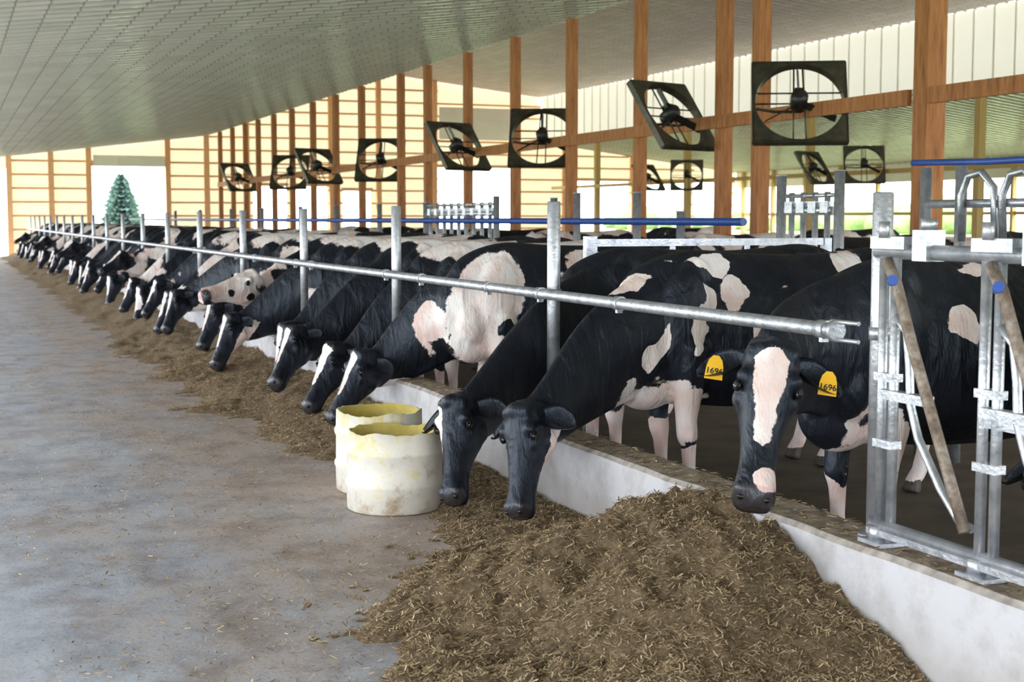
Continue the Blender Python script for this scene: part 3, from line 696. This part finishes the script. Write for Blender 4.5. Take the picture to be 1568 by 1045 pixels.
bm=bmesh.new(); X=3.225
for z,r in ((1.53,.028),(.50,.024)): pipe(bm,[(X,4.44,z),(X,1.9,z)],r,14)
box(bm,X-.03,X+.03,1.9,4.44,.465,.49)
for y0 in (4.40,3.84,3.24,2.64,2.04):
    for dy in (.0,-.07):
        pipe(bm,[(X,y0+dy,.45),(X,y0+dy,1.56)],.019,12)
    for z in (.8,1.05): box(bm,X-.025,X+.025,y0-.09,y0+.02,z,z+.03)
    box(bm,X-.045,X+.045,y0-.17,y0+.03,1.54,1.585); box(bm,X-.04,X+.04,y0-.29,y0-.21,1.50,1.61)
    pipe(bm,[(X-.05,y0-.06,1.58),(X-.05,y0-.06,1.64)],.02,8); pipe(bm,[(X+.0,y0-.25,1.61),(X,y0-.25,1.65)],.03,8)
    pipe(bm,[(X,y0+.0,.44),(X,y0,.5)],.04,14); box(bm,X-.06,X+.06,y0-.1,y0+.05,.435,.45)
    pipe(bm,[(X-.03,y0-.05,1.50),(X-.03,y0-.11,1.42),(X-.03,y0-.2,1.22),(X-.03,y0-.30,1.02),(X-.03,y0-.42,.78),(X-.03,y0-.52,.58)],.021,12,1)
    pipe(bm,[(X,y0-.07,1.30),(X,y0-.14,1.24),(X,y0-.16,1.12),(X,y0-.17,.98),(X,y0-.22,.86),(X,y0-.35,.70),(X,y0-.46,.60),(X,y0-.52,.59)],.016,12)
    box(bm,X-.035,X+.01,y0-.29,y0-.02,.985,1.02,0)
    pipe(bm,[(X-.03,y0-.09,1.42),(X-.06,y0-.13,1.43)],.02,8,2)
box(bm,X-.01,X+.01,1.9,3.84,.95,.985)
finish(bm,'headlock_gate',[M['galv'],M['galv_rust'],M['blue']])

X=7.0
bm=bmesh.new(); pipe(bm,[(X-.09,11.6,1.62),(X-.09,60,1.62)],.038,12,1); pipe(bm,[(X-.09,8,1.1),(X-.09,60,1.1)],.035,12,0)
finish(bm,'stall_rail',[M['galv'],M['blue']])
def stall_div(x,y,h,r=.045,loop=True):
    bm=bmesh.new(); pipe(bm,[(0,0,0),(0,0,h)],r,14); pipe(bm,[(0,0,h),(0,0,h+.01)],r*1.15,14)
    if loop: pipe(bm,[(0,0,1.2),(.5,0,1.25),(.9,0,1.22),(1.1,0,1.0),(1.1,0,.7),(.9,0,.5),(0,0,.45)],.028,10)
    box(bm,-.09,.09,-.09,.09,0,.012)
    finish(bm,'stall_divider',[M['galv']],loc=(x,y,0))
for y,h in [(10.2,2.05),(11.1,2.03),(13.0,1.72),(14.0,1.93),(15.6,1.95),(16.3,1.9),(18.3,1.95),(21.4,1.9),(24,1.9),(27,1.9),(30,1.9),(34,1.9),(38,1.9),(43,1.9),(48,1.9)]: stall_div(X,y,h)
bm=bmesh.new()
for y0,y1,n in ((10.28,11.02,4),(18.38,21.32,9)):
    pipe(bm,[(X,y0,1.72),(X,y1,1.72)],.035,10); pipe(bm,[(X,y0,1.85),(X,y1,1.85)],.02,10,0)
    pipe(bm,[(X,y0,.6),(X,y1,.6)],.03,10)
    for k in range(n):
        yy=y0+(k+.5)*(y1-y0)/n; pipe(bm,[(X,yy,.6),(X,yy,1.88)],.028,10); box(bm,X-.04,X+.05,yy-.06,yy+.06,1.70,1.80,0)
finish(bm,'headlock_panel',[M['galv'],M['blue']])
bm=bmesh.new(); X2=6.3
for yy in (7.0,7.4,7.78,8.15): pipe(bm,[(X2,yy,0),(X2,yy,2.0 if yy!=7.4 else 1.8)],.04,12)
pipe(bm,[(X2,6.6,2.02),(X2,7.5,2.02),(X2,8.3,2.04)],.022,10,1); pipe(bm,[(X2,6.6,1.75),(X2,8.15,1.75)],.03,10); pipe(bm,[(X2,6.6,.9),(X2,8.15,.9)],.03,10)
for y0 in (7.2,7.6):
    pipe(bm,[(X2-.05,y0+.1,1.5),(X2-.05,y0+.12,1.8),(X2-.05,y0+.05,1.93),(X2-.05,y0-.08,1.95),(X2-.05,y0-.2,1.85),(X2-.05,y0-.22,1.5)],.025,10)
finish(bm,'crowd_gate',[M['galv'],M['blue']])
bm=bmesh.new()
box(bm,4.04,4.12,8.84,8.90,0,1.53); box(bm,4.12,5.95,8.85,8.89,1.46,1.51); box(bm,4.12,5.95,8.85,8.89,.95,1.0); box(bm,4.12,5.95,8.85,8.89,.45,.5); box(bm,5.95,6.01,8.84,8.90,0,1.51)
for x in (4.7,5.3): box(bm,x,x+.03,8.855,8.885,.47,1.48)
finish(bm,'alley_gate',[M['galv']])

def bucket(loc,rr,h,seed,rot=0):
    bm=bmesh.new(); n=72
    prof=[(0,0),(.92,0),(.97,.012),(1,.03),(1.01,.30),(1.035,.33),(1.035,.37),(1.0,.40),(1.0,.70),(1.035,.73),(1.035,.77),(1.0,.80),(.99,1.0),(.96,1.0),(.955,.8),(.955,.3),(.93,.04),(0,.03)]
    rings=[]
    for r,z in prof:
        if r==0: rings.append([bm.verts.new((0,0,z*h))]); continue
        rg=[]
        for k in range(n):
            th=2*math.pi*k/n; zz=z*h
            c=V((math.cos(th)*1.6,math.sin(th)*1.6,seed))
            if z>=.8: zz+=(noise.noise(c)*.022+noise.noise(c*4)*.010)*(z-.7)/.3
            w=1+noise.noise(c+V((0,0,z)))*.02*z*2
            rg.append(bm.verts.new((math.cos(th)*r*rr*w,math.sin(th)*r*rr*w*.97,zz)))
        rings.append(rg)
    for i in range(len(rings)-1):
        A,B=rings[i],rings[i+1]; mi=1 if i>=13 else 0
        for k in range(n):
            k2=(k+1)%n
            q=[A[0],B[k],B[k2]] if len(A)==1 else ([A[k],A[k2],B[0]] if len(B)==1 else [A[k],A[k2],B[k2],B[k]])
            f=bm.faces.new(q); f.material_index=mi; f.smooth=True
    finish(bm,'plastic_feed_tub',[M['bucket'],M['bucket_in']],loc=loc,rot=(0,0,rot))
bucket((2.33,7.72,.0),.272,.45,2.2)
bucket((2.41,8.31,.0),.27,.49,5.1,1)

# ------------------------------------------------------------------ feed
def sst(a,b,x):
    t=max(0,min(1,(x-a)/(b-a))); return t*t*(3-2*t)
def amp(y):
    near=.41*sst(3.7,5.0,y)*(1-sst(5.6,6.6,y))
    far=.10+.10*sst(8.5,11,y)+.05*noise.noise(V((0,y*.5,3)))
    return max(near, far*sst(6.0,6.6,y))
def H(x,y):
    d=3.13-x; A=amp(y)
    w=1.62 if y<6 else (1.62-.82*min(1,(y-6)/1.0) if y<9 else .8+.35*min(1,(y-9)/3))
    w+=.26*noise.noise(V((1.3,y*1.1,0)))+.14*noise.noise(V((5.3,y*3.5,0)))+.10*noise.noise(V((x*2,y*8,6)))
    t=d/w
    if t<0: b=A
    else: b=A*max(0,1-t)**1.15*(1+.35*math.sin(min(1,t)*math.pi)) if t<1 else -.05*(t-1)
    n=noise.noise(V((x*2.3,y*2.3,4)))*.06+noise.noise(V((x*7,y*7,2)))*.036+noise.noise(V((x*17,y*17,2)))*.022
    k=max(0,min(1,(1.35-t)*1.8))*(1 if y>4 else max(0,(y-3.6)/.4))
    return b+n*k*(.5+min(1,A*3)) - .012 - (0.03 if t>1.2 else 0)
bm=bmesh.new()
def grid(x0,x1,dx,y0,y1,dy):
    nx=int((x1-x0)/dx); nyy=int((y1-y0)/dy); g=[]
    for j in range(nyy+1):
        y=y0+(y1-y0)*j/nyy
        g.append([bm.verts.new((x0+(x1-x0)*i/nx,y,H(x0+(x1-x0)*i/nx,y))) for i in range(nx+1)])
    for j in range(nyy):
        for i in range(nx):
            q=[g[j][i],g[j][i+1],g[j+1][i+1],g[j+1][i]]
            if max(v.co.z for v in q)<-.004: continue
            f=bm.faces.new(q); f.smooth=True
grid(1.0,3.125,.02,3.5,9,.02); grid(1.4,3.125,.05,9,20,.05); grid(1.6,3.125,.09,20,65.5,.16)
finish(bm,'silage_feed',[M['feed']])
vs=[];fs=[]
def bit(x,y,z,l,w,lift=.5):
    th=R.uniform(0,2*math.pi); ph=R.uniform(-.5,.6)*lift
    d=V((math.cos(th)*math.cos(ph),math.sin(th)*math.cos(ph),math.sin(ph)))*l; s=V((-math.sin(th),math.cos(th),R.uniform(-.6,.6))).normalized()*w
    c=V((x,y,z+abs(d.z)*.5+.003)); i=len(vs)
    vs.extend([c-d/2-s/2,c+d/2-s/2,c+d/2+s/2,c-d/2+s/2]); fs.append((i,i+1,i+2,i+3))
cnt=0
while cnt<120000:
    y=3.6+R.random()**1.7*13; x=R.uniform(.7,3.12); h=H(x,y)
    if h<0 and R.random()>.07*math.exp(h*10): continue
    if (x-2.33)**2+(y-7.72)**2<.085 or (x-2.41)**2+(y-8.31)**2<.085: continue
    bit(x,y,max(h,0),R.uniform(.008,.036),R.uniform(.002,.005),.9); cnt+=1
for i in range(5000):
    y=3.2+R.random()**1.4*22; x=3.1-abs(R.gauss(0,1.3))
    if (x-2.33)**2+(y-7.72)**2<.085 or (x-2.41)**2+(y-8.31)**2<.085: continue
    bit(x,y,0,R.uniform(.006,.03),R.uniform(.002,.006),.15)
for c in range(120):
    cy=4+R.random()**1.2*22; cx=R.uniform(.1,2.1) if cy>6 else R.uniform(.4,1.6); s=R.uniform(.04,.18); n=int(800*s)
    if (cx-2.33)**2+(cy-7.72)**2<.35 or (cx-2.41)**2+(cy-8.31)**2<.35: continue
    for q in range(n):
        px,py_=cx+R.gauss(0,s),cy+R.gauss(0,s*2.2)
        if (px-2.33)**2+(py_-7.72)**2<.085 or (px-2.41)**2+(py_-8.31)**2<.085: continue
        bit(px,py_,R.uniform(0,.008),R.uniform(.008,.035),R.uniform(.002,.006),.4)
for i in range(4500):
    bit(R.uniform(3.15,3.37),2+R.random()**1.3*12,.435,R.uniform(.01,.04),R.uniform(.002,.006),.3)
me=bpy.data.meshes.new('loose_straw'); me.from_pydata([tuple(v) for v in vs],[],fs); me.materials.append(M['straw'])
o=bpy.data.objects.new('loose_straw',me); scene.collection.objects.link(o)

def spruce(loc,h,r):
    bm=bmesh.new(); pipe(bm,[(0,0,0),(0,0,h*.95)],[.14,.02],8,1)
    L=34
    for i in range(L):
        u=i/L; z=h*.03+u*h*.95; rad=r*(1-u)**.52*(1-.15*(i%2))+.04; nb=int(30-16*u)
        for k in range(nb):
            th=2*math.pi*(k+R.random())/nb; d=V((math.cos(th),math.sin(th),0)); s=V((-d.y,d.x,0)); rd=rad*R.uniform(.75,1.12)
            a=V((0,0,z+.05)); tip=d*rd+V((0,0,z-rd*.12)); m=(a+tip)/2+V((0,0,.06)); w=.14+rd*.2
            vv=[bm.verts.new(p) for p in (a,m-s*w,tip,m+s*w)]; bm.faces.new(vv)
            vv=[bm.verts.new(p) for p in (a-V((0,0,.1)),m-V((0,0,w)),tip,m+V((0,0,w*.5)))]; bm.faces.new(vv)
    finish(bm,'blue_spruce_tree',[M['spruce'],M['bark']],loc=loc)
spruce((9.9,90,-.2),4.7,1.65)
bm=bmesh.new()
for i in range(46):
    x=R.uniform(105,130); y=-20+i*6; s=R.uniform(2.0,3.6)
    vv=ellip(bm,V((x,y,s*.4)),(s,s*1.1,s*.8),sub=3)
    for v in vv: v.co+=noise.noise_vector(v.co*.8)*.7
finish(bm,'distant_tree_line',[M['leaf']],smooth=True)

# ------------------------------------------------------------------ light
w=bpy.data.worlds.new('World'); scene.world=w; w.use_nodes=True
bg=w.node_tree.nodes['Background']; bg.inputs[0].default_value=(.89,.935,1,1); bg.inputs[1].default_value=7.6
sd=bpy.data.lights.new('sun','SUN'); sd.energy=12; sd.angle=.02; sd.color=(1,.93,.82)
so=bpy.data.objects.new('sun',sd); scene.collection.objects.link(so); so.rotation_euler=(math.radians(-12),math.radians(-42),0)
scene.view_settings.view_transform='Standard'; scene.view_settings.exposure=0

cd=bpy.data.cameras.new('camera'); cam=bpy.data.objects.new('camera',cd); scene.collection.objects.link(cam)
cd.lens=50; cd.sensor_width=36; cam.location=(0,0,1.65); cam.rotation_euler=(math.radians(90-4.92),0,math.radians(-21.56))
cd.dof.use_dof=True; cd.dof.focus_distance=7.2; cd.dof.aperture_fstop=4.5; cd.clip_end=500
scene.camera=cam
